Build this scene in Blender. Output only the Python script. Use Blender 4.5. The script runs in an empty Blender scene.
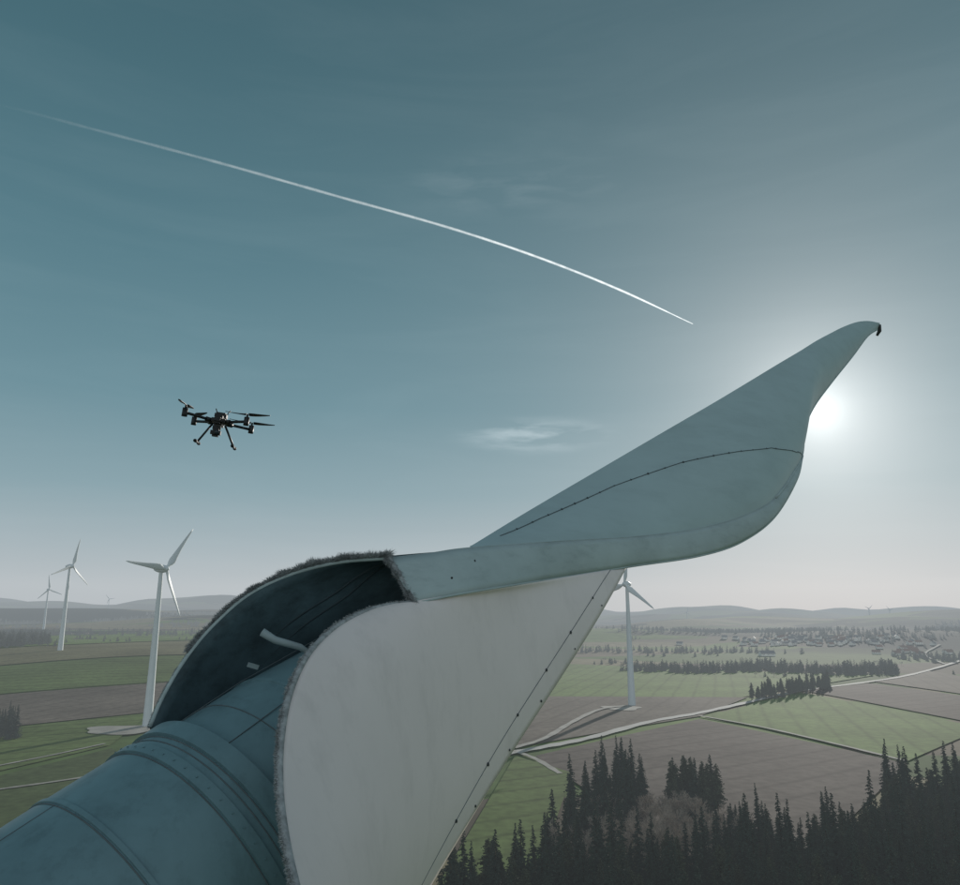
import bpy, math, random
from mathutils import Vector, noise
random.seed(7)
PITCH=math.radians(12.69); F=753.0; CAMZ=72.0
CAM=Vector((0,0,CAMZ)); RT=Vector((1,0,0)); UPV=Vector((0,-math.sin(PITCH),math.cos(PITCH))); FW=Vector((0,math.cos(PITCH),math.sin(PITCH)))
def cf(v): return RT*v[0]+UPV*v[1]+FW*v[2]
def W(px,py,d): return CAM+cf(((px-480)/F*d,(442.5-py)/F*d,d))
def ss(a,b,x):
    t=max(0,min(1,(x-a)/(b-a))); return t*t*(3-2*t)
def terr(x,y):
    r=math.hypot(x,y)
    lw=ss(50,-450,x)
    z=lw*27*ss(380,1000,y)
    z+=2.5*math.sin(x*.004+1)*math.sin(y*.005)*ss(200,600,r)
    az=math.degrees(math.atan2(x,y))
    n=noise.noise(Vector((x/2000,y/1500,3.1)))
    n2=noise.noise(Vector((x/700,y/600,7.7)))
    z+=-10*ss(700,1500,r)*(1-lw)
    z+=ss(1700,2600,r)*(14+34*n2+14*n)
    z+=ss(2600,5200,r)*(18+70*n+34*n2)
    z+=ss(5200,10500,r)*(22+190*max(0,n+.1)+30*n2)*(0.5+.9*ss(5,-25,az))
    z-=ss(11500,30000,r)*250
    return z
def G(px,py):
    d=cf(((px-480)/F,(442.5-py)/F,1.0)); t=20.0
    prev=t
    while t<14000:
        p=CAM+d*t
        if p.z<terr(p.x,p.y): break
        prev=t; t*=1.01
    a,b=prev,t
    for _ in range(20):
        m=(a+b)/2; p=CAM+d*m
        if p.z<terr(p.x,p.y): b=m
        else: a=m
    p=CAM+d*b
    return (p.x,p.y)
# ---------------------------------------------------------------- materials
HAZE=(.35,.39,.415)
def mk(name,col,rough=.6,var=.15,scale=3.0,haze=0,spec=.3,coord='Object',bump=0,metal=0,col2=None):
    m=bpy.data.materials.new(name); m.use_nodes=True; nt=m.node_tree; N=nt.nodes; L=nt.links
    b=N['Principled BSDF']; b.inputs['Roughness'].default_value=rough; b.inputs['Specular IOR Level'].default_value=spec
    b.inputs['Metallic'].default_value=metal
    tc=N.new('ShaderNodeTexCoord'); nz=N.new('ShaderNodeTexNoise'); nz.inputs['Scale'].default_value=scale; nz.inputs['Detail'].default_value=6
    nz.inputs['Roughness'].default_value=.62
    L.new(tc.outputs[coord],nz.inputs['Vector'])
    cr=N.new('ShaderNodeValToRGB'); cr.color_ramp.elements[0].position=.3; cr.color_ramp.elements[1].position=.7
    c2=col2 if col2 else tuple(c*(1+var) for c in col)
    cr.color_ramp.elements[0].color=(*[c*(1-var) for c in col],1); cr.color_ramp.elements[1].color=(*c2,1)
    L.new(nz.outputs['Fac'],cr.inputs['Fac']); L.new(cr.outputs['Color'],b.inputs['Base Color'])
    if bump:
        bp=N.new('ShaderNodeBump'); bp.inputs['Strength'].default_value=bump; bp.inputs['Distance'].default_value=.02
        L.new(nz.outputs['Fac'],bp.inputs['Height']); L.new(bp.outputs['Normal'],b.inputs['Normal'])
    if haze: paint_haze(m,haze)
    return m
def grime(m,amount,scl,lo=.5,hi=.75):
    nt=m.node_tree;N=nt.nodes;L=nt.links;b=N['Principled BSDF']; src=b.inputs['Base Color'].links[0].from_socket
    tc=[n for n in N if n.type=='TEX_COORD'][0]
    mp=N.new('ShaderNodeMapping'); mp.inputs['Scale'].default_value=scl; mp.inputs['Rotation'].default_value=(.3,.5,.2); L.new(tc.outputs['Object'],mp.inputs[0])
    nz=N.new('ShaderNodeTexNoise'); nz.inputs['Scale'].default_value=1; nz.inputs['Detail'].default_value=10; nz.inputs['Roughness'].default_value=.7; L.new(mp.outputs[0],nz.inputs[0])
    mr=N.new('ShaderNodeMapRange'); mr.inputs['From Min'].default_value=lo; mr.inputs['From Max'].default_value=hi; mr.inputs['To Min'].default_value=1; mr.inputs['To Max'].default_value=1-amount; L.new(nz.outputs['Fac'],mr.inputs['Value'])
    vm=N.new('ShaderNodeVectorMath'); vm.operation='SCALE'; L.new(src,vm.inputs[0]); L.new(mr.outputs[0],vm.inputs['Scale']); L.new(vm.outputs[0],b.inputs['Base Color'])
def paint_haze(m,Lh):  # aerial haze painted into the material as emission, growing with distance from the origin
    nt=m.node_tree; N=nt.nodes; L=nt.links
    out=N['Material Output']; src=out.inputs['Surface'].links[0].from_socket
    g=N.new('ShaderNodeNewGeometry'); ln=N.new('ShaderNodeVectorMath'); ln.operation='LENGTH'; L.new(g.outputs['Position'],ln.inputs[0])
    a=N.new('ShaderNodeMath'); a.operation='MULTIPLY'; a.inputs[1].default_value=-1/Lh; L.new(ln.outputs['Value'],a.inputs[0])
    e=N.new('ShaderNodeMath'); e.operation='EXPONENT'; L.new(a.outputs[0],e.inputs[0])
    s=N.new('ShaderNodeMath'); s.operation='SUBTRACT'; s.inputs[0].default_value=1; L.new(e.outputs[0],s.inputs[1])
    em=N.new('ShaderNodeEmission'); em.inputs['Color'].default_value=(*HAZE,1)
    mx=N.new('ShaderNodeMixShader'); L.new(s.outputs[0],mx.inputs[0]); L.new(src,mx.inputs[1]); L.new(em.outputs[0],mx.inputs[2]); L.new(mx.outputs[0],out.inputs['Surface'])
HZ=4800
def field(name,col,stripe=0,ang=0):
    m=mk(name,col,rough=.95,var=.25,scale=.012,coord='Object',spec=.05)
    nt=m.node_tree;N=nt.nodes;L=nt.links;b=N['Principled BSDF']
    src=b.inputs['Base Color'].links[0].from_socket
    tc=[n for n in N if n.type=='TEX_COORD'][0]
    n2=N.new('ShaderNodeTexNoise'); n2.inputs['Scale'].default_value=.25; n2.inputs['Detail'].default_value=6; L.new(tc.outputs['Object'],n2.inputs['Vector'])
    mr=N.new('ShaderNodeMapRange'); mr.inputs['From Min'].default_value=.3; mr.inputs['From Max'].default_value=.7; mr.inputs['To Min'].default_value=.78; mr.inputs['To Max'].default_value=1.2; L.new(n2.outputs['Fac'],mr.inputs['Value'])
    mp=N.new('ShaderNodeMapping'); mp.inputs['Rotation'].default_value=(0,0,ang); L.new(tc.outputs['Object'],mp.inputs['Vector'])
    wv=N.new('ShaderNodeTexWave'); wv.inputs['Scale'].default_value=.018; wv.inputs['Distortion'].default_value=.6; L.new(mp.outputs[0],wv.inputs['Vector'])
    pw=N.new('ShaderNodeMath'); pw.operation='POWER'; pw.inputs[1].default_value=12; L.new(wv.outputs['Fac'],pw.inputs[0])
    m2=N.new('ShaderNodeMath'); m2.operation='MULTIPLY_ADD'; m2.inputs[1].default_value=-stripe; m2.inputs[2].default_value=1; L.new(pw.outputs[0],m2.inputs[0])
    m3=N.new('ShaderNodeMath'); m3.operation='MULTIPLY'; L.new(m2.outputs[0],m3.inputs[0]); L.new(mr.outputs[0],m3.inputs[1])
    vm=N.new('ShaderNodeVectorMath'); vm.operation='SCALE'; L.new(src,vm.inputs[0]); L.new(m3.outputs[0],vm.inputs['Scale']); L.new(vm.outputs[0],b.inputs['Base Color'])
    paint_haze(m,HZ); return m
def mesh(name,verts,faces,mats,smooth=False,parent=None,fm=None):
    me=bpy.data.meshes.new(name); me.from_pydata([tuple(v) for v in verts],[],faces)
    for m in (mats if isinstance(mats,list) else [mats]): me.materials.append(m)
    if smooth: me.polygons.foreach_set('use_smooth',[True]*len(me.polygons))
    if fm: me.polygons.foreach_set('material_index',fm)
    me.update(); o=bpy.data.objects.new(name,me); bpy.context.scene.collection.objects.link(o)
    if parent: o.parent=parent
    return o
def empty(name,loc=(0,0,0)):
    e=bpy.data.objects.new(name,None); e.location=loc; bpy.context.scene.collection.objects.link(e); return e
def grid(name,rows,mats,parent=None,smooth=True,thick=0):
    n=len(rows[0]); v=[p for r in rows for p in r]; f=[]
    for i in range(len(rows)-1):
        for j in range(n-1): f.append((i*n+j,i*n+j+1,(i+1)*n+j+1,(i+1)*n+j))
    o=mesh(name,v,f,mats,smooth,parent)
    if thick:
        s=o.modifiers.new('s','SOLIDIFY'); s.thickness=thick; s.offset=0
    return o
def cr(pts,per=10):
    P=[pts[0]*2-pts[1]]+list(pts)+[pts[-1]*2-pts[-2]]; out=[]
    for i in range(1,len(P)-2):
        for k in range(per):
            t=k/per;a,b,c,d=P[i-1],P[i],P[i+1],P[i+2]
            out.append(.5*((2*b)+(c-a)*t+(2*a-5*b+4*c-d)*t*t+(3*b-a-3*c+d)*t**3))
    out.append(pts[-1]); return out
def even(pts,n):
    c=cr(pts,16); L=[0]
    for a,b in zip(c,c[1:]): L.append(L[-1]+(b-a).length)
    out=[];j=0
    for i in range(n):
        s=L[-1]*i/(n-1)
        while j<len(L)-2 and L[j+1]<s: j+=1
        t=(s-L[j])/max(1e-9,L[j+1]-L[j]); out.append(c[j].lerp(c[j+1],min(1,max(0,t))))
    return out
def tube(name,path,r,mat,parent=None,seg=8,r2=None,cap=True):
    v=[];f=[];n=len(path); pr=None
    for i,p in enumerate(path):
        t=(path[min(i+1,n-1)]-path[max(i-1,0)]).normalized()
        if pr is None:
            a=Vector((0,0,1)) if abs(t.z)<.9 else Vector((1,0,0)); u=t.cross(a).normalized()
        else: u=(pr-t*pr.dot(t)).normalized()
        pr=u; w=t.cross(u); rr=r if r2 is None else r+(r2-r)*i/(n-1)
        for k in range(seg):
            an=2*math.pi*k/seg; v.append(p+u*math.cos(an)*rr+w*math.sin(an)*rr)
    for i in range(n-1):
        for k in range(seg): f.append((i*seg+k,i*seg+(k+1)%seg,(i+1)*seg+(k+1)%seg,(i+1)*seg+k))
    if cap: f.append(tuple(range(seg))[::-1]); f.append(tuple((n-1)*seg+k for k in range(seg)))
    return mesh(name,v,f,mat,True,parent)
def box(name,c,s,mat,parent=None,rot=None,bev=.2):
    me=bpy.data.meshes.new(name); import bmesh
    bm=bmesh.new(); bmesh.ops.create_cube(bm,size=1)
    for vv in bm.verts: vv.co=Vector((vv.co.x*s[0],vv.co.y*s[1],vv.co.z*s[2]))
    bmesh.ops.bevel(bm,geom=bm.edges[:],offset=min(s)*bev,segments=2,affect='EDGES')
    bm.to_mesh(me); bm.free(); me.materials.append(mat)
    o=bpy.data.objects.new(name,me); o.location=c
    if rot: o.rotation_euler=rot
    bpy.context.scene.collection.objects.link(o)
    if parent: o.parent=parent
    return o
# ---------------------------------------------------------------- camera
cd=bpy.data.cameras.new('camera'); cam=bpy.data.objects.new('camera',cd); bpy.context.scene.collection.objects.link(cam)
cam.location=CAM; cam.rotation_euler=(math.pi/2+PITCH,0,0); cd.sensor_width=36; cd.lens=36*F/960; cd.clip_start=.1; cd.clip_end=80000
sc=bpy.context.scene; sc.camera=cam; sc.view_settings.view_transform='Standard'; sc.view_settings.look='None'; sc.view_settings.exposure=0
# ---------------------------------------------------------------- world + sun
SAZ=math.radians(25.0); SEL=math.radians(13.8)
SD=Vector((math.sin(SAZ)*math.cos(SEL),math.cos(SAZ)*math.cos(SEL),math.sin(SEL)))
w=bpy.data.worlds.new('World'); sc.world=w; w.use_nodes=True; nt=w.node_tree; N=nt.nodes; L=nt.links; bg=N['Background']
tc=N.new('ShaderNodeTexCoord'); nm=N.new('ShaderNodeVectorMath'); nm.operation='NORMALIZE'; L.new(tc.outputs['Generated'],nm.inputs[0])
sx=N.new('ShaderNodeSeparateXYZ'); L.new(nm.outputs[0],sx.inputs[0])
ramp=N.new('ShaderNodeValToRGB'); e=ramp.color_ramp.elements
def M(op,a,b=None,c=None):
    n=N.new('ShaderNodeMath'); n.operation=op
    for i,x in enumerate((a,b,c)):
        if x is None: continue
        if isinstance(x,(int,float)): n.inputs[i].default_value=x
        else: L.new(x,n.inputs[i])
    return n.outputs[0]
L.new(sx.outputs['Z'],ramp.inputs['Fac'])
stops=[(0,(.47,.505,.53)),(.03,(.48,.52,.545)),(.08,(.38,.455,.49)),(.15,(.255,.37,.415)),(.26,(.155,.278,.328)),(.42,(.098,.205,.25)),(.6,(.064,.147,.182)),(.75,(.048,.113,.143)),(1,(.05,.11,.14))]
e[0].position=0;e[0].color=(*stops[0][1],1);e[1].position=1;e[1].color=(*stops[-1][1],1)
for p,c in stops[1:-1]:
    q=e.new(p); q.color=(*c,1)
dt=N.new('ShaderNodeVectorMath'); dt.operation='DOT_PRODUCT'; dt.inputs[1].default_value=SD; L.new(nm.outputs[0],dt.inputs[0])
dp=M('MAXIMUM',dt.outputs['Value'],0)
def addc(a,fac,col):
    s=N.new('ShaderNodeVectorMath'); s.operation='SCALE'; s.inputs[0].default_value=col; L.new(fac,s.inputs['Scale'])
    ad=N.new('ShaderNodeVectorMath'); ad.operation='ADD'; L.new(a,ad.inputs[0]); L.new(s.outputs[0],ad.inputs[1]); return ad.outputs[0]
c=ramp.outputs['Color']
c=addc(c,M('POWER',dp,8),(.085,.065,.055))
c=addc(c,M('POWER',dp,40),(.15,.13,.12))
c=addc(c,M('POWER',dp,160),(.17,.165,.16))
c=addc(c,M('POWER',dp,500),(.22,.22,.215))
c=addc(c,M('POWER',dp,2500),(.30,.30,.29))
mp=N.new('ShaderNodeMapping'); mp.inputs['Scale'].default_value=(1.3,1.3,9); mp.inputs['Rotation'].default_value=(0,.12,0); L.new(nm.outputs[0],mp.inputs['Vector'])
nz=N.new('ShaderNodeTexNoise'); nz.inputs['Scale'].default_value=2.2; nz.inputs['Detail'].default_value=7; nz.inputs['Roughness'].default_value=.55; nz.inputs['Distortion'].default_value=.6; L.new(mp.outputs[0],nz.inputs['Vector'])
mr=N.new('ShaderNodeMapRange'); mr.inputs['From Min'].default_value=.45; mr.inputs['From Max'].default_value=.9; L.new(nz.outputs['Fac'],mr.inputs['Value'])
c=addc(c,mr.outputs[0],(.022,.024,.024))
def wisp(az,el,pw,amt):
    global c
    a=math.radians(az); b_=math.radians(el); V=Vector((math.sin(a)*math.cos(b_),math.cos(a)*math.cos(b_),math.sin(b_)))
    d=N.new('ShaderNodeVectorMath'); d.operation='SUBTRACT'; d.inputs[1].default_value=V; L.new(nm.outputs[0],d.inputs[0])
    s=N.new('ShaderNodeVectorMath'); s.operation='MULTIPLY'; s.inputs[1].default_value=(1,1,4.5); L.new(d.outputs[0],s.inputs[0])
    ln=N.new('ShaderNodeVectorMath'); ln.operation='LENGTH'; L.new(s.outputs[0],ln.inputs[0])
    g=N.new('ShaderNodeMapRange'); g.interpolation_type='SMOOTHSTEP'; g.inputs['From Min'].default_value=pw; g.inputs['From Max'].default_value=0; L.new(ln.outputs['Value'],g.inputs['Value'])
    mp=N.new('ShaderNodeMapping'); mp.inputs['Scale'].default_value=(14,14,70); mp.inputs['Rotation'].default_value=(0,.14,0); L.new(nm.outputs[0],mp.inputs['Vector'])
    n_=N.new('ShaderNodeTexNoise'); n_.inputs['Scale'].default_value=1; n_.inputs['Detail'].default_value=8; n_.inputs['Distortion'].default_value=.3; L.new(mp.outputs[0],n_.inputs[0])
    r_=N.new('ShaderNodeMapRange'); r_.inputs['From Min'].default_value=.42; r_.inputs['From Max'].default_value=.72; L.new(n_.outputs['Fac'],r_.inputs['Value'])
    c=addc(c,M('MULTIPLY',g.outputs[0],r_.outputs[0]),(amt,amt,amt))
wisp(4.3,13.2,.13,.24); wisp(2.5,31.5,.2,.05)
back_fill=N.new('ShaderNodeMapRange'); back_fill.interpolation_type='SMOOTHSTEP'; back_fill.inputs['From Min'].default_value=.15; back_fill.inputs['From Max'].default_value=-.7; L.new(sx.outputs['Y'],back_fill.inputs['Value'])
c=addc(c,back_fill.outputs[0],(.40,.395,.40))  # added fill glow in the sky behind the camera, lights the near panel
sk=N.new('ShaderNodeTexSky'); sk.sky_type='NISHITA'; sk.sun_disc=False; sk.sun_elevation=SEL; sk.sun_rotation=SAZ; sk.air_density=1; sk.dust_density=1
ns=N.new('ShaderNodeVectorMath'); ns.operation='SCALE'; ns.inputs['Scale'].default_value=.0008; L.new(sk.outputs[0],ns.inputs[0])
ad=N.new('ShaderNodeVectorMath'); ad.operation='ADD'; L.new(c,ad.inputs[0]); L.new(ns.outputs[0],ad.inputs[1])
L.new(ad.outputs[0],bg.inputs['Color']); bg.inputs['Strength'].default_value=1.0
sl=bpy.data.lights.new('sun','SUN'); sl.energy=4.2; sl.angle=math.radians(.5); sl.color=(1,.94,.86); so=bpy.data.objects.new('sun',sl); sc.collection.objects.link(so)
so.rotation_euler=(-SD).to_track_quat('-Z','Y').to_euler()
# ---------------------------------------------------------------- ground
v=[];f=[];NA=540;rs=[4*1.068**i for i in range(136)]
for r in rs:
    for k in range(NA):
        a=2*math.pi*k/NA; x=r*math.sin(a);y=r*math.cos(a); v.append((x,y,terr(x,y)))
for i in range(len(rs)-1):
    for k in range(NA): f.append((i*NA+k,(i+1)*NA+k,(i+1)*NA+(k+1)%NA,i*NA+(k+1)%NA))
f.append(tuple(range(NA)))
gm=bpy.data.materials.new('ground_patchwork'); gm.use_nodes=True; nt=gm.node_tree; N=nt.nodes; L=nt.links; b=N['Principled BSDF']; b.inputs['Roughness'].default_value=.95; b.inputs['Specular IOR Level'].default_value=.05
tc=N.new('ShaderNodeTexCoord')
dn=N.new('ShaderNodeTexNoise'); dn.inputs['Scale'].default_value=.0012; dn.inputs['Detail'].default_value=2; L.new(tc.outputs['Object'],dn.inputs[0])
ds=N.new('ShaderNodeVectorMath'); ds.operation='SCALE'; ds.inputs['Scale'].default_value=600; L.new(dn.outputs['Color'],ds.inputs[0])
da=N.new('ShaderNodeVectorMath'); da.operation='ADD'; L.new(tc.outputs['Object'],da.inputs[0]); L.new(ds.outputs[0],da.inputs[1])
mp=N.new('ShaderNodeMapping'); mp.inputs['Scale'].default_value=(.0021,.0043,0); mp.inputs['Rotation'].default_value=(0,0,.35); L.new(da.outputs[0],mp.inputs[0])
vo=N.new('ShaderNodeTexVoronoi'); vo.distance='MANHATTAN'; vo.inputs['Scale'].default_value=1; L.new(mp.outputs[0],vo.inputs['Vector'])
sp=N.new('ShaderNodeSeparateColor'); L.new(vo.outputs['Color'],sp.inputs[0])
r1=N.new('ShaderNodeValToRGB'); r1.color_ramp.interpolation='CONSTANT'
cols=[(.085,.13,.045),(.15,.125,.09),(.12,.175,.055),(.10,.085,.065),(.07,.11,.04),(.20,.175,.11)]
r1.color_ramp.elements[0].color=(*cols[0],1); r1.color_ramp.elements[1].position=.85; r1.color_ramp.elements[1].color=(*cols[5],1)
for i in range(1,5):
    q=r1.color_ramp.elements.new(i*.17); q.color=(*cols[i],1)
L.new(sp.outputs[0],r1.inputs[0])
nf=N.new('ShaderNodeTexNoise'); nf.inputs['Scale'].default_value=.0013; nf.inputs['Detail'].default_value=7; nf.inputs['Roughness'].default_value=.5
mpf=N.new('ShaderNodeMapping'); mpf.inputs['Scale'].default_value=(1,1.5,0); L.new(tc.outputs['Object'],mpf.inputs[0]); L.new(mpf.outputs[0],nf.inputs['Vector'])
fr=N.new('ShaderNodeMapRange'); fr.inputs['From Min'].default_value=.50; fr.inputs['From Max'].default_value=.507; L.new(nf.outputs['Fac'],fr.inputs['Value'])
ln=N.new('ShaderNodeVectorMath'); ln.operation='LENGTH'; L.new(tc.outputs['Object'],ln.inputs[0])
fr2=N.new('ShaderNodeMapRange'); fr2.inputs['From Min'].default_value=1700; fr2.inputs['From Max'].default_value=2000; L.new(ln.outputs['Value'],fr2.inputs['Value'])
mm=N.new('ShaderNodeMath'); mm.operation='MULTIPLY'; L.new(fr.outputs[0],mm.inputs[0]); L.new(fr2.outputs[0],mm.inputs[1])
mx=N.new('ShaderNodeMix'); mx.data_type='RGBA'; L.new(mm.outputs[0],mx.inputs[0]); L.new(r1.outputs[0],mx.inputs[6]); mx.inputs[7].default_value=(.016,.028,.026,1)
nn=N.new('ShaderNodeTexNoise'); nn.inputs['Scale'].default_value=.05; nn.inputs['Detail'].default_value=8; L.new(tc.outputs['Object'],nn.inputs['Vector'])
m4=N.new('ShaderNodeMapRange'); m4.inputs['From Min'].default_value=.25; m4.inputs['From Max'].default_value=.75; m4.inputs['To Min'].default_value=.7; m4.inputs['To Max'].default_value=1.3; L.new(nn.outputs['Fac'],m4.inputs['Value'])
vm=N.new('ShaderNodeVectorMath'); vm.operation='SCALE'; L.new(mx.outputs[2],vm.inputs[0]); L.new(m4.outputs[0],vm.inputs['Scale']); L.new(vm.outputs[0],b.inputs['Base Color'])
paint_haze(gm,HZ)
mesh('ground',v,f,gm,True)
FG=field('grass_field_bright',(.14,.195,.07),.25,.3); FG2=field('winter_wheat',(.11,.15,.055),.3,1.1); FG3=field('dark_meadow',(.075,.10,.045),.1,.2)
FB=field('ploughed_soil',(.12,.10,.088),.25,1.0); FB2=field('ploughed_soil_light',(.15,.128,.108),.2,.4); FO=field('stubble',(.165,.155,.09),.2,.5)
ffloor=field('forest_floor',(.09,.078,.055))
def fieldq(name,q,mat,off=0):
    P=[Vector(G(*p)) for p in q]; rows=[]; n=26
    for i in range(n+1):
        a=P[0].lerp(P[3],i/n); b_=P[1].lerp(P[2],i/n); r=[]
        for j in range(n+1):
            p=a.lerp(b_,j/n)
            r.append(Vector((p.x,p.y,terr(p.x,p.y)+.25+.0006*p.length+off)))
        rows.append(r)
    grid(name,rows,mat)
fieldq('grass_field',[(545,697),(742,698),(874,676),(556,664)],FG)
fieldq('ploughed_field',[(512,749),(700,717),(748,698),(540,697)],FB2)
fieldq('ploughed_field',[(535,757),(700,720),(908,765),(760,905)],FB,.1)
fieldq('grass_field',[(705,717),(800,693),(985,729),(908,762)],FG)
fieldq('ploughed_field',[(802,691),(868,684),(1010,703),(990,727)],FB,.05)
fieldq('stubble_field',[(872,682),(925,671),(1040,690),(1012,702)],FB2,.05)
fieldq('meadow',[(430,900),(515,757),(572,774),(530,900)],FG2,.2)
fieldq('grass_field',[(-80,702),(172,682),(192,656),(-80,674)],FG2)
fieldq('stubble_field',[(-80,673),(192,655),(202,641),(-80,656)],FO)
fieldq('grass_field',[(-80,655),(202,640),(218,630),(-80,641)],FG)
fieldq('ploughed_field',[(-80,737),(150,713),(172,683),(-80,703)],FB2)
fieldq('grass_field',[(-80,790),(110,746),(150,714),(-80,738)],FG2)
fieldq('meadow',[(-80,900),(200,830),(112,749),(-80,796)],FG3)
fieldq('forest_floor',[(400,1150),(440,915),(990,800),(1200,1100)],ffloor,-.1)
# roads
gravel=mk('gravel_track',(.27,.26,.235),rough=.95,var=.3,scale=.12,haze=HZ)
asph=mk('asphalt_pale',(.34,.335,.32),rough=.9,var=.15,scale=.1,haze=HZ)
def road(name,pts,wd,mat,off=.5):
    P=[Vector((*G(*p),0)) for p in pts]; C=cr(P,12); v=[];f=[]
    for i,p in enumerate(C):
        t=(C[min(i+1,len(C)-1)]-C[max(i-1,0)]).normalized(); s=Vector((-t.y,t.x,0)); wj=wd*(1+.12*math.sin(i*1.3)+.08*math.sin(i*.47))
        for k,sg in enumerate((-1,-.5,0,.5,1)):
            q=p+s*wj*.5*sg; v.append((q.x,q.y,terr(q.x,q.y)+off+.0008*p.length))
    for i in range(len(C)-1):
        for k in range(4): f.append((i*5+k,i*5+k+1,i*5+k+6,i*5+k+5))
    mesh(name,v,f,mat,True)
road('road',[(500,756),(540,749),(590,739),(650,723),(700,714),(745,704),(800,692),(860,684),(905,677),(940,668),(975,655)],6.5,asph)
road('farm_track',[(700,717),(760,728),(830,744),(908,763)],2.6,gravel)
road('farm_track',[(513,750),(545,740),(572,724),(600,711),(628,707)],4,gravel,.8)
road('farm_track',[(513,752),(535,760),(560,775)],3,gravel)
road('farm_track',[(-60,779),(0,767),(50,757),(105,745)],2.2,gravel)
road('farm_track',[(-60,800),(0,791),(50,784),(110,775)],2.6,gravel)
road('farm_track',[(940,645),(925,655),(945,665)],5,gravel)
def pad(px,py,rx,ry):
    c=Vector(G(px,py)); v=[(c.x,c.y,terr(c.x,c.y)+.9)];n=40
    for k in range(n):
        a=2*math.pi*k/n; rr=1+.12*math.sin(3*a)+.08*math.sin(5*a+1); x=c.x+rx*rr*math.cos(a);y=c.y+ry*rr*math.sin(a); v.append((x,y,terr(x,y)+.9))
    mesh('gravel_pad',v,[(0,1+k,1+(k+1)%n) for k in range(n)],gravel)
pad(125,731,24,16); pad(622,709,14,16)
# ---------------------------------------------------------------- turbines
tw=mk('turbine_white',(.58,.615,.63),rough=.5,var=.04,scale=.2,haze=6000)
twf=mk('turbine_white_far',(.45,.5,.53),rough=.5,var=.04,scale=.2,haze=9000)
def turbine(base,hh,bl,yaw,rot,mat=tw):
    x,y=base; z=terr(x,y); root=empty('wind_turbine',(x,y,z))
    v=[];f=[];seg=24
    prof=[(-2,3.0),(0,3.0),(hh*.15,2.65),(hh*.35,2.3),(hh*.6,1.85),(hh*.8,1.5),(hh-2,1.3)]
    for zz,r in prof:
        for k in range(seg): v.append((r*math.cos(2*math.pi*k/seg),r*math.sin(2*math.pi*k/seg),zz))
    for i in range(len(prof)-1):
        for k in range(seg): f.append((i*seg+k,i*seg+(k+1)%seg,(i+1)*seg+(k+1)%seg,(i+1)*seg+k))
    mesh('tower',v,f,mat,True,root)
    head=empty('nacelle_head',(0,0,hh)); head.parent=root; head.rotation_euler=(0,0,yaw)
    v=[];f=[];pr=[(-6.2,.15),(-5.8,.9),(-4.8,1.7),(-3.3,2.3),(-1.5,2.6),(.5,2.55),(2.5,2.2),(4.5,1.6),(6,.9),(6.8,.1)]
    for yy,r in pr:
        for k in range(seg): v.append((r*math.cos(2*math.pi*k/seg),yy,r*math.sin(2*math.pi*k/seg)))
    for i in range(len(pr)-1):
        for k in range(seg): f.append((i*seg+k,(i+1)*seg+k,(i+1)*seg+(k+1)%seg,i*seg+(k+1)%seg))
    mesh('nacelle',v,f,mat,True,head)
    st=[(0,1.0,1.0),(.05,1.0,.9),(.10,1.7,.7),(.17,2.3,.5),(.3,1.9,.38),(.5,1.35,.26),(.75,.9,.16),(.92,.6,.1),(1,.1,.03)]
    for bi in range(3):
        a=rot+bi*2*math.pi/3; v=[];f=[];sg=12
        for s_,ch,th in st:
            for k in range(sg):
                an=2*math.pi*k/sg; cx=ch*math.cos(an)-(.35*(ch-1) if ch>1 else 0); cy=th*math.sin(an); tws=.5*(1-s_)
                px_=cx*math.cos(tws)-cy*math.sin(tws); py_=cx*math.sin(tws)+cy*math.cos(tws)
                r_=1.2+s_*bl
                v.append((math.cos(a)*r_-math.sin(a)*px_, -4.2+py_-1.2*s_*s_, math.sin(a)*r_+math.cos(a)*px_))
        for i in range(len(st)-1):
            for k in range(sg): f.append((i*sg+k,i*sg+(k+1)%sg,(i+1)*sg+(k+1)%sg,(i+1)*sg+k))
        f.append(tuple((len(st)-1)*sg+k for k in range(sg)))
        mesh('rotor_blade',v,f,mat,True,head)
    return root
def rad(a): return math.radians(a)
turbine(G(147,727),98,33,rad(67),rad(55))
turbine(G(632,706),94,31,rad(-38),rad(82))
turbine(G(60,651),98,33,rad(74),rad(80))
turbine(G(43,633),98,33,rad(60),rad(100))
def far_t(x,y,h=98): turbine((x,y),h,38,rad(20),rad(random.uniform(0,120)),twf)
far_t(2520,5000); far_t(2680,5050); far_t(1500,5600); far_t(-2700,5600)
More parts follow.
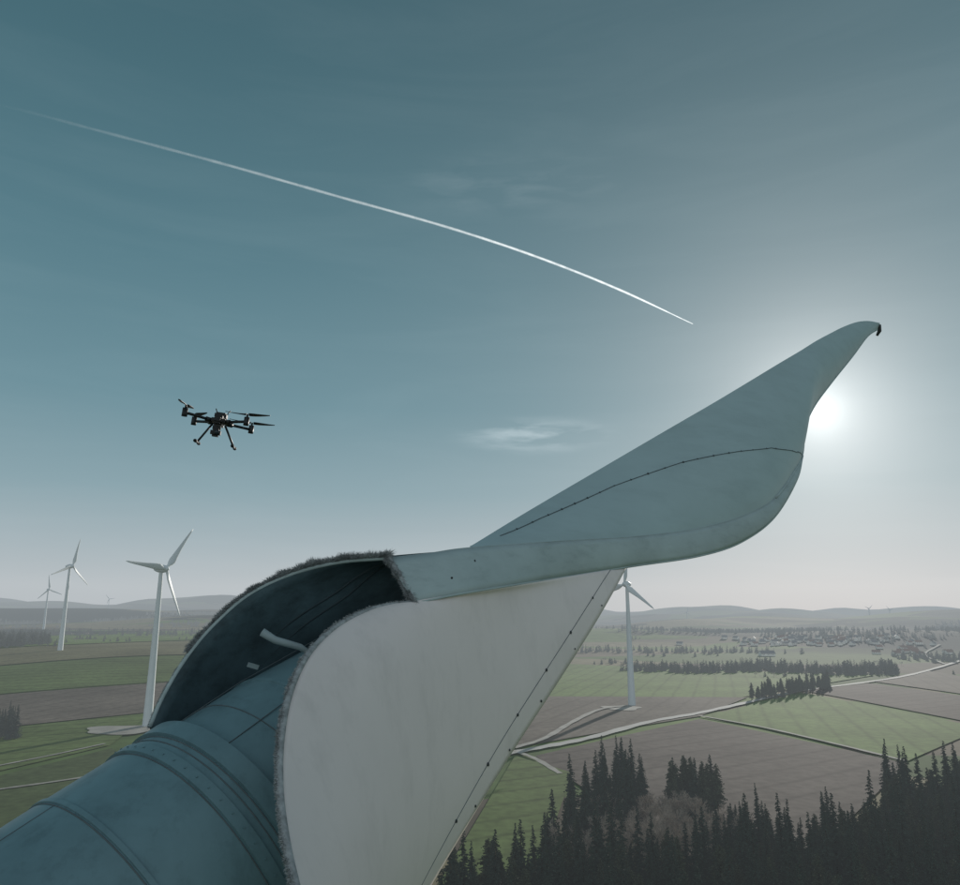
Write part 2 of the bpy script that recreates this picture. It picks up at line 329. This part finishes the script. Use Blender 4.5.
# ---------------------------------------------------------------- trees
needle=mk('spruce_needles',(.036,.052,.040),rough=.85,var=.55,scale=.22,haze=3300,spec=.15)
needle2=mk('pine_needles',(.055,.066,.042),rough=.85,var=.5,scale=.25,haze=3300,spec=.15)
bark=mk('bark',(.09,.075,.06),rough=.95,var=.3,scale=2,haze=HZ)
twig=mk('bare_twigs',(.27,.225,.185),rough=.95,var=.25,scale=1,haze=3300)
def conifer(name,h,rb,mat,seed,nbr=240,lo=.08,dens=6,up=.85,szk=1):
    R=random.Random(seed); v=[];f=[];fm=[]
    seg=6; st=[(0,.32),(h*.5,.2),(h,.03)]
    for z,r in st:
        for k in range(seg): v.append((r*math.cos(k*math.pi/3),r*math.sin(k*math.pi/3),z))
    for i in range(2):
        for k in range(seg): f.append((i*seg+k,i*seg+(k+1)%seg,(i+1)*seg+(k+1)%seg,(i+1)*seg+k)); fm.append(1)
    lob=[R.uniform(.72,1.15) for _ in range(6)]
    for bi in range(nbr):
        q=(bi+R.random())/nbr; q=q**1.25; z=h*(lo+(1-lo)*q)
        a=R.uniform(0,6.283); rr=rb*(1-q)**up*lob[int(a/6.284*6)]*(1-.35*max(0,.12-q)/.12)+.12; ln=rr*R.uniform(.55,1.15)
        d=Vector((math.cos(a),math.sin(a),0)); s=Vector((-d.y,d.x,0)); nd=max(2,int(dens*min(1,rr/rb+.35)))
        for k in range(nd):
            t=(k+.5+R.uniform(-.3,.3))/nd; c=d*ln*t+Vector((0,0,z-ln*.30*t*t+R.uniform(-.15,.15)))
            sz=szk*(.35+.25*rr)*R.uniform(.55,1.1)*(1.15-t*.55)
            for m_ in range(2):
                u=(s*R.uniform(.4,1)*R.choice((-1,1))+d*R.uniform(.2,1)).normalized()*sz
                dn=Vector((R.uniform(-.4,.4),R.uniform(-.4,.4),-R.uniform(.3,.75)))*sz
                i0=len(v); v+= [c-u*.35+Vector((0,0,.1)),c+u,c+u*.3+dn]; f.append((i0,i0+1,i0+2)); fm.append(0)
    me=bpy.data.meshes.new(name); me.from_pydata([tuple(x) for x in v],[],f); me.materials.append(mat); me.materials.append(bark); me.polygons.foreach_set('material_index',fm); me.update(); return me
def bare(name,h,seed):
    R=random.Random(seed); v=[];f=[]
    def br(p,d,l,r,dep):
        q=p+d*l; a=d.cross(Vector((.3,.5,.8))).normalized(); b_=d.cross(a)
        i0=len(v)
        for pp,rr in ((p,r),(q,r*.6)):
            for k in range(3): v.append(pp+(a*math.cos(k*2.094)+b_*math.sin(k*2.094))*rr)
        for k in range(3): f.append((i0+k,i0+(k+1)%3,i0+3+(k+1)%3,i0+3+k))
        if dep==0: return
        for k in range(R.choice((3,4)) if dep>1 else 4):
            nd=(d+Vector((R.uniform(-1,1),R.uniform(-1,1),R.uniform(-.3,.7)))*.75).normalized()
            br(p+d*l*R.uniform(.45,1),nd,l*R.uniform(.55,.8),max(.045,r*.55),dep-1)
    br(Vector((0,0,0)),Vector((0,0,1)),h*.36,.28,5)
    me=bpy.data.meshes.new(name); me.from_pydata([tuple(x) for x in v],[],f); me.materials.append(twig); me.update(); return me
CON=[conifer('spruce_a',26,4.6,needle,1),conifer('spruce_b',22,4.2,needle,2,lo=.05),conifer('spruce_c',28,4.8,needle,3,nbr=260),conifer('pine_a',20,4.6,needle2,4,nbr=190,lo=.3,up=.5),conifer('spruce_d',16,4.0,needle2,5,nbr=190,lo=.02)]
LOWC=[conifer('far_spruce_a',17,5,needle,11,nbr=40,lo=.02,dens=3,szk=1.6,up=.7),conifer('far_pine_a',15,6.5,needle2,12,nbr=42,lo=.05,dens=3,szk=1.6,up=.4)]
BAR=[bare('bare_a',15,1),bare('bare_b',13,2),bare('bare_c',17,3)]
def inside(p,poly):
    c=False;j=len(poly)-1
    for i in range(len(poly)):
        a,b_=poly[i],poly[j]
        if (a[1]>p[1])!=(b_[1]>p[1]) and p[0]<(b_[0]-a[0])*(p[1]-a[1])/(b_[1]-a[1])+a[0]: c=not c
        j=i
    return c
def forest(name,polypx,count,meshes,parent=None,mind=3.2,smin=.75,smax=1.1,world=False):
    poly=polypx if world else [G(*p) for p in polypx]; xs=[p[0] for p in poly]; ys=[p[1] for p in poly]
    root=parent or empty(name); done=[];tries=0
    while len(done)<count and tries<count*30:
        tries+=1; x=random.uniform(min(xs),max(xs)); y=random.uniform(min(ys),max(ys))
        if not inside((x,y),poly): continue
        if mind and any((x-a)**2+(y-b_)**2<mind*mind for a,b_ in done): continue
        done.append((x,y)); o=bpy.data.objects.new('tree',random.choice(meshes)); o.location=(x,y,terr(x,y)-.3); s=random.uniform(smin,smax)
        o.scale=(s*random.uniform(.85,1.25),s*random.uniform(.85,1.25),s); o.rotation_euler=(random.uniform(-.03,.03),random.uniform(-.03,.03),random.random()*6.28); o.parent=root; sc.collection.objects.link(o)
    return root
S=CON
fr_=forest('conifer_forest',[(420,1080),(445,925),(500,908),(545,895),(590,885),(640,892),(700,888),(760,884),(870,876),(890,850),(960,838),(1080,810),(1180,1080)],600,S,mind=3.8,smin=.55,smax=.98)
forest('',[(545,872),(560,842),(590,818),(625,802),(645,808),(650,828),(610,858)],46,[CON[0],CON[1],CON[2]],fr_,mind=3,smin=.7,smax=1.0)
forest('',[(670,820),(676,806),(714,804),(722,818)],18,[CON[1],CON[3],CON[4]],fr_,mind=2.5,smin=.8,smax=1.0)
forest('',[(885,842),(890,818),(960,800),(1080,775),(1080,810),(960,834)],95,S,fr_,mind=3,smin=.75,smax=1.02)
forest('',[(690,880),(740,850),(800,852),(885,846),(885,880)],60,S,fr_,mind=3,smin=.5,smax=.72)
forest('bare_woodland',[(540,905),(560,870),(600,838),(690,826),(740,850),(700,885),(640,890)],85,BAR,mind=3.2,smin=.7,smax=1.1)
forest('grove',[(745,703),(757,697),(830,685),(832,691),(775,700)],80,[CON[3],CON[4],CON[3]],mind=2.5,smin=.5,smax=.85)
forest('conifer_belt',[(618,672),(640,667),(700,670),(760,665),(830,670),(895,666),(900,675),(840,677),(760,673),(700,675)],520,LOWC,mind=0,smin=.4,smax=.95)
forest('conifer_wood',[(-60,652),(-60,640),(44,636),(50,646)],350,LOWC,mind=0,smin=.7)
forest('copse',[(-30,742),(-30,728),(16,728),(20,740)],30,[CON[1],CON[4],CON[0]],mind=2.5,smin=.6,smax=.8)
far=empty('distant_forest')
for i in range(42):
    az=rad(random.uniform(-36,36)); r=random.uniform(1500,4000); cx,cy=r*math.sin(az),r*math.cos(az); wl=random.uniform(100,380); dp=random.uniform(30,90)
    forest('',[(cx-wl,cy-dp),(cx-wl*.3,cy-dp*1.6),(cx+wl,cy-dp*.3),(cx+wl*.8,cy+dp),(cx-wl*.7,cy+dp*1.3)],int(60+wl*.25),LOWC,far,mind=0,world=True,smin=.5,smax=1.0)
hedge=empty('hedgerow_trees')
for i in range(60):
    az=rad(random.uniform(-36,36)); r=random.uniform(900,2400); cx,cy=r*math.sin(az),r*math.cos(az)
    if cx>0 and r<1000: continue
    for k in range(random.randint(2,9)):
        x=cx+k*random.uniform(6,14); y=cy+k*random.uniform(-3,3); o=bpy.data.objects.new('tree',random.choice([LOWC[1],BAR[0],LOWC[1]])); o.location=(x,y,terr(x,y)); s=random.uniform(.35,.7); o.scale=(s,s,s); o.rotation_euler=(0,0,random.random()*6); o.parent=hedge; sc.collection.objects.link(o)
# village
wall=mk('render_wall',(.78,.75,.70),haze=9000,scale=.5); roofm=mk('tile_roof',(.26,.15,.12),haze=HZ,scale=.5); roof2=mk('slate_roof',(.18,.18,.19),haze=HZ,scale=.5); win=mk('window_glass',(.04,.05,.06),rough=.2,haze=HZ)
vil=empty('village')
def house(x,y,s,rz,rm):
    l,w_,h=s; v=[(-l,-w_,0),(l,-w_,0),(l,w_,0),(-l,w_,0),(-l,-w_,h),(l,-w_,h),(l,w_,h),(-l,w_,h),(-l,0,h+w_*.8),(l,0,h+w_*.8)]
    f=[(0,1,5,4),(2,3,7,6),(1,2,6,9,5),(3,0,4,8,7)]; fm=[0]*4
    i=len(v); v+=[(-l-.5,-w_-.5,h-.3),(l+.5,-w_-.5,h-.3),(l+.5,0,h+w_*.8+.12),(-l-.5,0,h+w_*.8+.12),(l+.5,w_+.5,h-.3),(-l-.5,w_+.5,h-.3)]
    f+=[(i,i+1,i+2,i+3),(i+3,i+2,i+4,i+5)]; fm+=[1,1]
    for k in range(3):
        xx=-l*.65+k*l*.65
        for yy in (-w_-.03,w_+.03):
            i=len(v); v+=[(xx-.6,yy,h*.45),(xx+.6,yy,h*.45),(xx+.6,yy,h*.75),(xx-.6,yy,h*.75)]; f.append((i,i+1,i+2,i+3)); fm.append(2)
    o=mesh('village_house',v,f,[wall,rm,win],False,vil,fm); o.location=(x,y,terr(x,y)-.3); o.rotation_euler=(0,0,rz)
for i in range(100):
    px=random.gauss(815,45); py=random.uniform(637,646)
    x,y=G(px,py); house(x,y,(random.uniform(5,8.5),random.uniform(4,5.5),random.uniform(4,6)),random.uniform(-1.5,1.5),random.choice((roofm,roof2,roof2)))
for i in range(14):
    x,y=G(random.uniform(870,950),random.uniform(648,656)); house(x,y,(random.uniform(6,9),5,4.5),random.uniform(-.5,.5),roofm)
x,y=G(767,656); house(x,y,(14,7,5),.1,roof2)
# ---------------------------------------------------------------- contrail
ct=bpy.data.materials.new('contrail_vapour'); ct.use_nodes=True; nt=ct.node_tree;N=nt.nodes;L=nt.links; N.remove(N['Principled BSDF'])
uvn=N.new('ShaderNodeAttribute'); uvn.attribute_name='fade'
df=N.new('ShaderNodeBsdfTranslucent'); df.inputs[0].default_value=(.95,.95,.95,1); d2=N.new('ShaderNodeBsdfDiffuse'); d2.inputs[0].default_value=(.95,.95,.95,1)
a1=N.new('ShaderNodeAddShader'); L.new(df.outputs[0],a1.inputs[0]); L.new(d2.outputs[0],a1.inputs[1])
tr=N.new('ShaderNodeBsdfTransparent'); mx=N.new('ShaderNodeMixShader'); tcc=N.new('ShaderNodeTexCoord'); nz=N.new('ShaderNodeTexNoise'); nz.inputs['Scale'].default_value=.006; nz.inputs['Detail'].default_value=5; L.new(tcc.outputs['Object'],nz.inputs[0])
mrr=N.new('ShaderNodeMapRange'); mrr.inputs['From Min'].default_value=.3; mrr.inputs['From Max'].default_value=.65; mrr.inputs['To Min'].default_value=.6; L.new(nz.outputs['Fac'],mrr.inputs['Value'])
mu=N.new('ShaderNodeMath'); mu.operation='MULTIPLY'; L.new(uvn.outputs['Fac'],mu.inputs[0]); L.new(mrr.outputs[0],mu.inputs[1])
L.new(mu.outputs[0],mx.inputs[0]); L.new(tr.outputs[0],mx.inputs[1]); L.new(a1.outputs[0],mx.inputs[2]); L.new(mx.outputs[0],N['Material Output'].inputs['Surface'])
P=[W(*p) for p in [(-80,92,11000),(0,105,11000),(100,131,11300),(220,163,11800),(340,197,12400),(450,228,13200),(540,258,14000),(620,290,15000),(693,324,16000)]]
C=cr(P,14); v=[];f=[];fd=[]; n=len(C)
for i,p in enumerate(C):
    t=(C[min(i+1,n-1)]-C[max(i-1,0)]).normalized(); s=t.cross((p-CAM).normalized()).normalized(); q=i/(n-1)
    s=(s*.8+Vector((0,0,.2))).normalized()
    wd=(27+ 4*math.sin(i*1.1)*(1-q))*min(1,(1-q)*7+.3)
    a=max(0,q-.10)/.9; a=min(1,a*1.2)**1.8*.9
    for k,(sg,al) in enumerate(((-1,0),(-.5,.7),(0,1),(.5,.7),(1,0))):
        v.append(p+s*wd*sg); fd.append(al*a)
for i in range(n-1):
    for k in range(4): f.append((i*5+k,i*5+k+1,i*5+k+6,i*5+k+5))
o=mesh('contrail',v,f,ct,True); at=o.data.attributes.new('fade','FLOAT','POINT'); at.data.foreach_set('value',fd)
# ---------------------------------------------------------------- the close rotor blade
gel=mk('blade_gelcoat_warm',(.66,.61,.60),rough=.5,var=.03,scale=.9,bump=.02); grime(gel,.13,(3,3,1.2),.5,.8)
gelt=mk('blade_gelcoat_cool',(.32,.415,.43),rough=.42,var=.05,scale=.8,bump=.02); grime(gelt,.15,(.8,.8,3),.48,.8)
gels=mk('trailing_edge_laminate',(.33,.405,.415),rough=.5,var=.1,scale=1.3); grime(gels,.25,(2,2,6),.5,.8)
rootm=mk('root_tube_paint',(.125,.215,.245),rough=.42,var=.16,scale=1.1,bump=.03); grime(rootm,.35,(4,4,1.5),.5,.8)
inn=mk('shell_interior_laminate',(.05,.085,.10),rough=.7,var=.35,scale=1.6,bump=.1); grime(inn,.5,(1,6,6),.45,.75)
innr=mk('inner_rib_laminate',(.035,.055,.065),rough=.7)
sealm=mk('sealant_dark',(.09,.115,.125),rough=.6)
brm=mk('brush_seal_fibre',(.27,.29,.30),rough=.9,var=.4,scale=12)
screw=mk('screw_dark',(.03,.035,.04),rough=.4)
lab=mk('label_grey',(.24,.30,.32))
BL=empty('rotor_blade_closeup')
def Wl(l): return [W(*p) for p in l]
Up=[(388,558,9.0),(430,553,9.3),(470,547.5,9.7),(560,541,11),(640,536,12.3),(700,528,13.4),(745,515,14.4),(775,498,15.5),(795,470,17),(802,455,18)]
Lp=[(415,603,8.6),(450,596,8.9),(490,589,9.4),(565,577,10.8),(635,566,12.0),(700,556,13.1),(742,542,14.1),(775,517,15.2),(797,480,16.8),(803,456,17.9)]
Uc=cr(Wl(Up)); Lc=cr(Wl(Lp))
rows=[[a.lerp(b_,k/6)+(FW*-.05*math.sin(math.pi*k/6)) for k in range(7)] for a,b_ in zip(Uc,Lc)]
grid('trailing_edge',rows,gels,BL,thick=.015)
tube('trailing_edge_lip',Lc,.014,gels,BL)
tube('trailing_edge_joint',[p-FW*.008 for p in Uc[12:]],.006,gels,BL,6)
Up2=[Up[2]]+Up[3:]+[(806,425,20),(815,405,22),(832,382,24),(852,357,26.5),(868,336,28.5),(878,329,30)]
Sp=[(470,546.5,10.4),(530,510,12),(600,469,14),(665,431,15.5),(715,402,17),(750,381,18.5),(778,364,20),(800,351,22),(816,341,23.5),(830,333.5,25),(843,327,26.5),(857,322,28),(869,321,29),(880,323,30)]
U2=cr(Wl(Up2)); S2=cr(Wl(Sp))
rows=[]; NS=24
nrmv=(UPV*.35-FW*.94)
for a,b_ in zip(U2,S2):
    ch=(b_-a).length
    rows.append([a.lerp(b_,k/NS)+nrmv*ch*.09*math.sin(math.pi*(k/NS)**.8) for k in range(NS+1)])
suc=rows
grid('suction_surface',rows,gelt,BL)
L2=cr(Wl([Lp[2]]+Lp[3:]+[(807,425,20),(816,405,22),(833,382,24),(853,357,26.5),(868,337,28.5),(878,330,30)]))
rows=[]
for a,b_ in zip(S2,L2):
    ch=(b_-a).length
    rows.append([a.lerp(b_,k/12)+FW*ch*.22*math.sin(math.pi*k/12) for k in range(13)])
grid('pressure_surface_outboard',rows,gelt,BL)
tube('edge_bead',U2[50:],.035,gels,BL,6,.02)
sk_=[.5,.66,.68,.6,.47,.34,.12,.0]
def sv(i):
    j=min(int(i),6); t=i-j; return sk_[j]*(1-t)+sk_[j+1]*t
sm=[]
for i in range(4,71):
    s=sv(i/10)*NS; j=min(int(s),NS-1); p=suc[i][j].lerp(suc[i][j+1],s-j); sm.append(p+nrmv*.006)
tube('panel_seam',sm,.009,sealm,BL,6)
def dots(name,path,step,r,off):
    v=[];f=[];acc=0
    for a,b_ in zip(path,path[1:]):
        acc+=(b_-a).length
        if acc>step:
            acc=random.uniform(-.15,.15)*step; c=b_+off; t=(b_-a).normalized(); n_=off.normalized(); s=t.cross(n_).normalized(); i0=len(v); v.append(c+n_*.006); r_=r*random.uniform(.7,1.1)
            for k in range(10): v.append(c+(t*math.cos(k*.6283)+s*math.sin(k*.6283))*r_)
            for k in range(10): f.append((i0,i0+1+k,i0+1+(k+1)%10))
    mesh(name,v,f,screw,False,BL)
dots('seam_screws',even(sm,160),.42,.022,nrmv*.012)
dots('strip_screws',[W(432,562,8.95),W(452,577,9.0),W(475,560,9.4)],.2,.016,FW*-.06)
tp=W(876,326,30)
tube('tip_drain_hook',[tp+RT*-.1,tp+RT*.12+UPV*-.02,tp+RT*.14+UPV*-.2,tp+RT*.04+UPV*-.38],.13,screw,BL,8,.05)
# pressure panel
rim=even(Wl([(415,603,8.6),(392,605,8.45),(365,612,8.1),(335,628,7.6),(308,655,7.0),(290,693,6.5),(281,740,6.05),(280,790,5.65),(286,840,5.3),(297,890,5.0),(318,970,4.6)]),60)
right=even(Wl([(626,567.5,11.9),(610,597,11.3),(588,634,10.7),(556,684,10.0),(505,762,9.0),(430,885,7.7),(385,965,7.0)]),60)
NU=40
top=even([Lc[i] for i in range(0,40,4)]+[W(626,567.5,11.9)],NU+1); bot=even([rim[-1],W(345,975,5.4),right[-1]],NU+1)
rows=[]
for j in range(60):
    vv=j/59; r=[]
    for i in range(NU+1):
        u=i/NU
        p=top[i]*(1-vv)+bot[i]*vv+rim[j]*(1-u)+right[j]*u-(rim[0]*(1-u)*(1-vv)+right[0]*u*(1-vv)+rim[-1]*(1-u)*vv+right[-1]*u*vv)
        r.append(p)
    rows.append(r)
grid('pressure_panel',rows,gel,BL,thick=.03)
seam2=[r[int(NU*.90)] for r in rows]
pn=(rows[20][20]-rows[20][21]).cross(rows[21][20]-rows[20][20]).normalized()
if pn.dot(FW)>0: pn=-pn
tube('panel_seam',[p+pn*.016 for p in seam2],.005,sealm,BL,6)
dots('panel_screws',even([p for p in seam2],200),.75,.026,pn*.024)
dots('edge_screws',even([r[NU-1] for r in rows],200),.95,.018,pn*.024)
rows=[right]
for k,(dx,dd) in enumerate([(-.02,.25),(-.1,.6),(-.3,1.1),(-.7,1.8)]): rows.append([p+FW*dd+RT*dx+UPV*.02 for p in right])
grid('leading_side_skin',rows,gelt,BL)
ro=even(Wl([(150,727,7.7),(163,697,7.85),(185,660,8.05),(213,626,8.3),(250,594,8.55),(295,573,8.8),(340,562,8.95),(388,558,9.0)]),50)
rin=even(Wl([(345,950,9.5),(395,860,10),(470,740,11),(530,650,11.5),(505,585,11.2),(475,550,10.3)]),50)
rows=[]
for k in range(25):
    t=k/24; rows.append([a.lerp(b_,t) + (-RT*.5+UPV*.25)*math.sin(math.pi*t)*.5*(1-j/49) for j,(a,b_) in enumerate(zip(ro,rin))])
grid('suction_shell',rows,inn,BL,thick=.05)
tube('shell_rim',ro,.026,gels,BL,8)
tube('panel_rim',rim,.03,brm,BL,8)
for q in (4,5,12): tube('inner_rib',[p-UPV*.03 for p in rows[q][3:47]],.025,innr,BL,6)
def bristles(name,path,outf,n,lmin,lmax,wd=.006,spread=.5):
    v=[];f=[]
    for i in range(n):
        q=random.random()*(len(path)-1); j=int(q); p=path[j].lerp(path[j+1],q-j); t=(path[j+1]-path[j]).normalized()
        d=(outf(p,q/(len(path)-1))+Vector([random.uniform(-spread,spread) for _ in range(3)])).normalized(); l=random.uniform(lmin,lmax)*(.8+.35*noise.noise(p*9))
        w_=d.cross(Vector([random.uniform(-1,1) for _ in range(3)])).normalized()*wd
        b2=d*.6+t*random.uniform(-.5,.5)+Vector((0,0,-.1)); i0=len(v); m_=p+d*l*.6
        v+=[p-w_,p+w_,m_+w_*.7,m_-w_*.7,m_+b2*l*.5]; f+=[(i0,i0+1,i0+2,i0+3),(i0+3,i0+2,i0+4)]
    mesh(name,v,f,brm,False,BL)
cc=W(300,690,8.5)
bristles('brush_seal',ro[12:],lambda p,q:((p-cc).normalized()*.8-RT*.3*(1-q)-FW*.35),8500,.04,.12,.004,.5)
bristles('brush_seal',ro[28:],lambda p,q:((p-cc).normalized()*.8-RT*.3*(1-q)),2600,.08,.17,.004,.45)
bristles('brush_seal',ro[:16],lambda p,q:(p-cc).normalized(),2200,.02,.06,.004)
bristles('brush_seal',rim,lambda p,q:(-RT*.7-FW*.5+UPV*.3*(1-q)),12000,.03,.085,.004,.7)
ed=even([ro[-1],W(398,573,8.85),W(408,592,8.7),rim[0]],10)
bristles('brush_seal',ed,lambda p,q:(-RT*.4+RT*random.uniform(-.6,.9)-FW*.6),3200,.04,.11,.004,.6)
tube('brush_band',ed,.035,brm,BL,8)
# root tube
VP=Vector(((1000-480)/F,(442.5-175)/F,1)); d1=Vector(((152-480)/F,(442.5-731)/F,1))
nn_=VP.cross(d1).normalized()
if nn_.y>0: nn_=-nn_
A=VP.normalized(); R0=1.45; C0=d1*7.5+nn_*R0
Aw=cf(A); Cw=CAM+cf(C0); e1=Aw.cross(Vector((0,0,1))).normalized(); e2=Aw.cross(e1)
def lathe(name,prof,mat,seg=128):
    v=[];f=[]
    for a,r in prof:
        for k in range(seg):
            an=2*math.pi*k/seg; v.append(Cw+Aw*a+(e1*math.cos(an)+e2*math.sin(an))*r)
    for i in range(len(prof)-1):
        for k in range(seg): f.append((i*seg+k,i*seg+(k+1)%seg,(i+1)*seg+(k+1)%seg,(i+1)*seg+k))
    return mesh(name,v,f,mat,True,BL)
def band(a,w_,r,h): return [(a,r),(a+.004,r+h),(a+w_-.004,r+h),(a+w_,r)]
prof=[(-9,R0*1.06)]+band(-3.5,.09,R0*1.035,.02)+band(-2.2,.05,R0*1.02,.016)+band(-1.15,.05,R0*1.01,.016)+band(-.42,.12,R0*.995,.025)+band(-.14,.20,R0*.99,.035)+[(.065,R0*.945),(.9,R0*.93)]+band(1.0,.05,R0*.925,.015)+[(3,R0*.80),(3.6,R0*.72)]
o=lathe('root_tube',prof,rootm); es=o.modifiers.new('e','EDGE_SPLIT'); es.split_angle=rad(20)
for a,rf in ((-2.215,1.022),(-1.165,1.012),(-.435,.997),(-.22,.994),(-.155,.992),(.068,.948),(.5,.94)):
    tube('tube_seam',[Cw+Aw*a+(e1*math.cos(k*.0654)+e2*math.sin(k*.0654))*R0*rf for k in range(97)],.006,sealm,BL,6,cap=False)
v=[]
for k in range(60):
    an=2*math.pi*k/60
    v.append(Cw+Aw*(-.36)+(e1*math.cos(an)+e2*math.sin(an))*(R0*.995+.0265))
bv=[];bf=[]
for p in v:
    ax=(p-(Cw+Aw*(-.36))).normalized(); s=Aw; t=ax.cross(s); i0=len(bv)
    for hgt in (-.004,.008):
        for k in range(6): bv.append(p+ax*hgt+(s*math.cos(k*1.047)+t*math.sin(k*1.047))*.009)
    for k in range(6): bf.append((i0+k,i0+(k+1)%6,i0+6+(k+1)%6,i0+6+k))
    bf.append(tuple(i0+6+k for k in range(6)))
mesh('flange_bolts',bv,bf,rootm,False,BL)
for an in (3.6,4.35,5.1):
    for a0,a1 in ((-9,-3.5),(-2.1,-1.17),(.1,2.9)):
        tube('lengthwise_seam',[Cw+Aw*(a0+(a1-a0)*k/12)+(e1*math.cos(an+a0*.2)+e2*math.sin(an+a0*.2))*((R0*(1.06-(.025)*((a0+(a1-a0)*k/12)+9)/5.5) if a0<-3 else (R0*(1.02-.01*k/12) if a0<0 else R0*.945-.05*R0*max(0,(a0+(a1-a0)*k/12)-1)))) for k in range(13)],.005,sealm,BL,6)
h=[W(262,632,8.1),W(275,640,8.1),W(300,647,8.15),W(312,655,8.2)]
tube('lightning_cable_bracket',h,.045,lab,BL,8,.03)
box('label',W(253,666,8.0),(.12,.01,.05),lab,BL,rot=(.3,.3,.4))
# ---------------------------------------------------------------- drone
blk=mk('drone_carbon_black',(.012,.014,.016),rough=.45,var=.3,scale=20); glass=mk('drone_lens',(.02,.03,.04),rough=.1)
D=empty('quadcopter_drone',W(219,424,9.0)); D.rotation_euler=(rad(4),rad(7),0); D.scale=(1.05,)*3
yaw=rad(-77)
def R2(x,y,z): return Vector((x*math.cos(yaw)-y*math.sin(yaw),x*math.sin(yaw)+y*math.cos(yaw),z))
box('body',(0,0,.03),(.30,.15,.11),blk,D,(0,0,yaw),.3)
box('battery_pack',R2(-.06,0,.10),(.16,.13,.07),blk,D,(0,0,yaw),.2)
box('nose',R2(.16,0,.02),(.08,.11,.07),blk,D,(0,0,yaw),.35)
for a in (-32,-122,148,58):
    d=Vector((math.cos(rad(a)),math.sin(rad(a)),0)); m=d*.46+Vector((0,0,.03))
    tube('arm',[d*.08+Vector((0,0,.02)),d*.25+Vector((0,0,.025)),m],.016,blk,D,8)
    tube('arm_joint',[d*.12+Vector((0,0,.02)),d*.18+Vector((0,0,.022))],.028,blk,D,8)
    tube('motor',[m+Vector((0,0,-.045)),m+Vector((0,0,-.02)),m+Vector((0,0,.05))],.030,blk,D,12)
    tube('motor_hub',[m+Vector((0,0,.05)),m+Vector((0,0,.085))],.012,blk,D,8)
    pa=rad({-32:-8,-122:95,148:-40,58:10}[a])
    for s_ in (0,math.pi):
        v=[];f=[]
        u=Vector((math.cos(pa+s_),math.sin(pa+s_),0)); q=Vector((-u.y,u.x,0))
        for k in range(8):
            t=k/7; cw=[.012,.026,.03,.028,.024,.02,.015,.006][k]; zt=.012*(1-t)
            c_=m+Vector((0,0,.078+.012*t*t))+u*(.015+.25*t); v+=[c_-q*cw+Vector((0,0,zt)),c_+q*cw-Vector((0,0,zt))]
        for k in range(7): f.append((2*k,2*k+1,2*k+3,2*k+2))
        pb=mesh('propeller_blade',v,f,blk,True,D); s3=pb.modifiers.new('s','SOLIDIFY'); s3.thickness=.006
for sy in (-1,1):
    a=R2(0,.07*sy,-.01); b_=R2(0,.20*sy,-.24)
    tube('landing_leg',[a,b_],.012,blk,D,8)
    tube('landing_skid',[b_+R2(-.15,0,0),b_+R2(.15,0,0)],.013,blk,D,8)
    for sx_ in(-1,1): tube('skid_foot',[b_+R2(.10*sx_,0,0),b_+R2(.15*sx_,0,0)],.02,blk,D,8)
box('gimbal_arm',R2(.12,0,-.06),(.04,.09,.06),blk,D,(0,0,yaw)); box('camera_body',R2(.14,0,-.12),(.10,.11,.09),blk,D,(0,0,yaw),.25)
tube('camera_lens',[R2(.18,.02,-.12),R2(.21,.02,-.12)],.025,glass,D,12)
for a in(-.04,.04): tube('antenna',[R2(-.12,a,.1),R2(-.14,a*2,.19)],.006,blk,D,6)
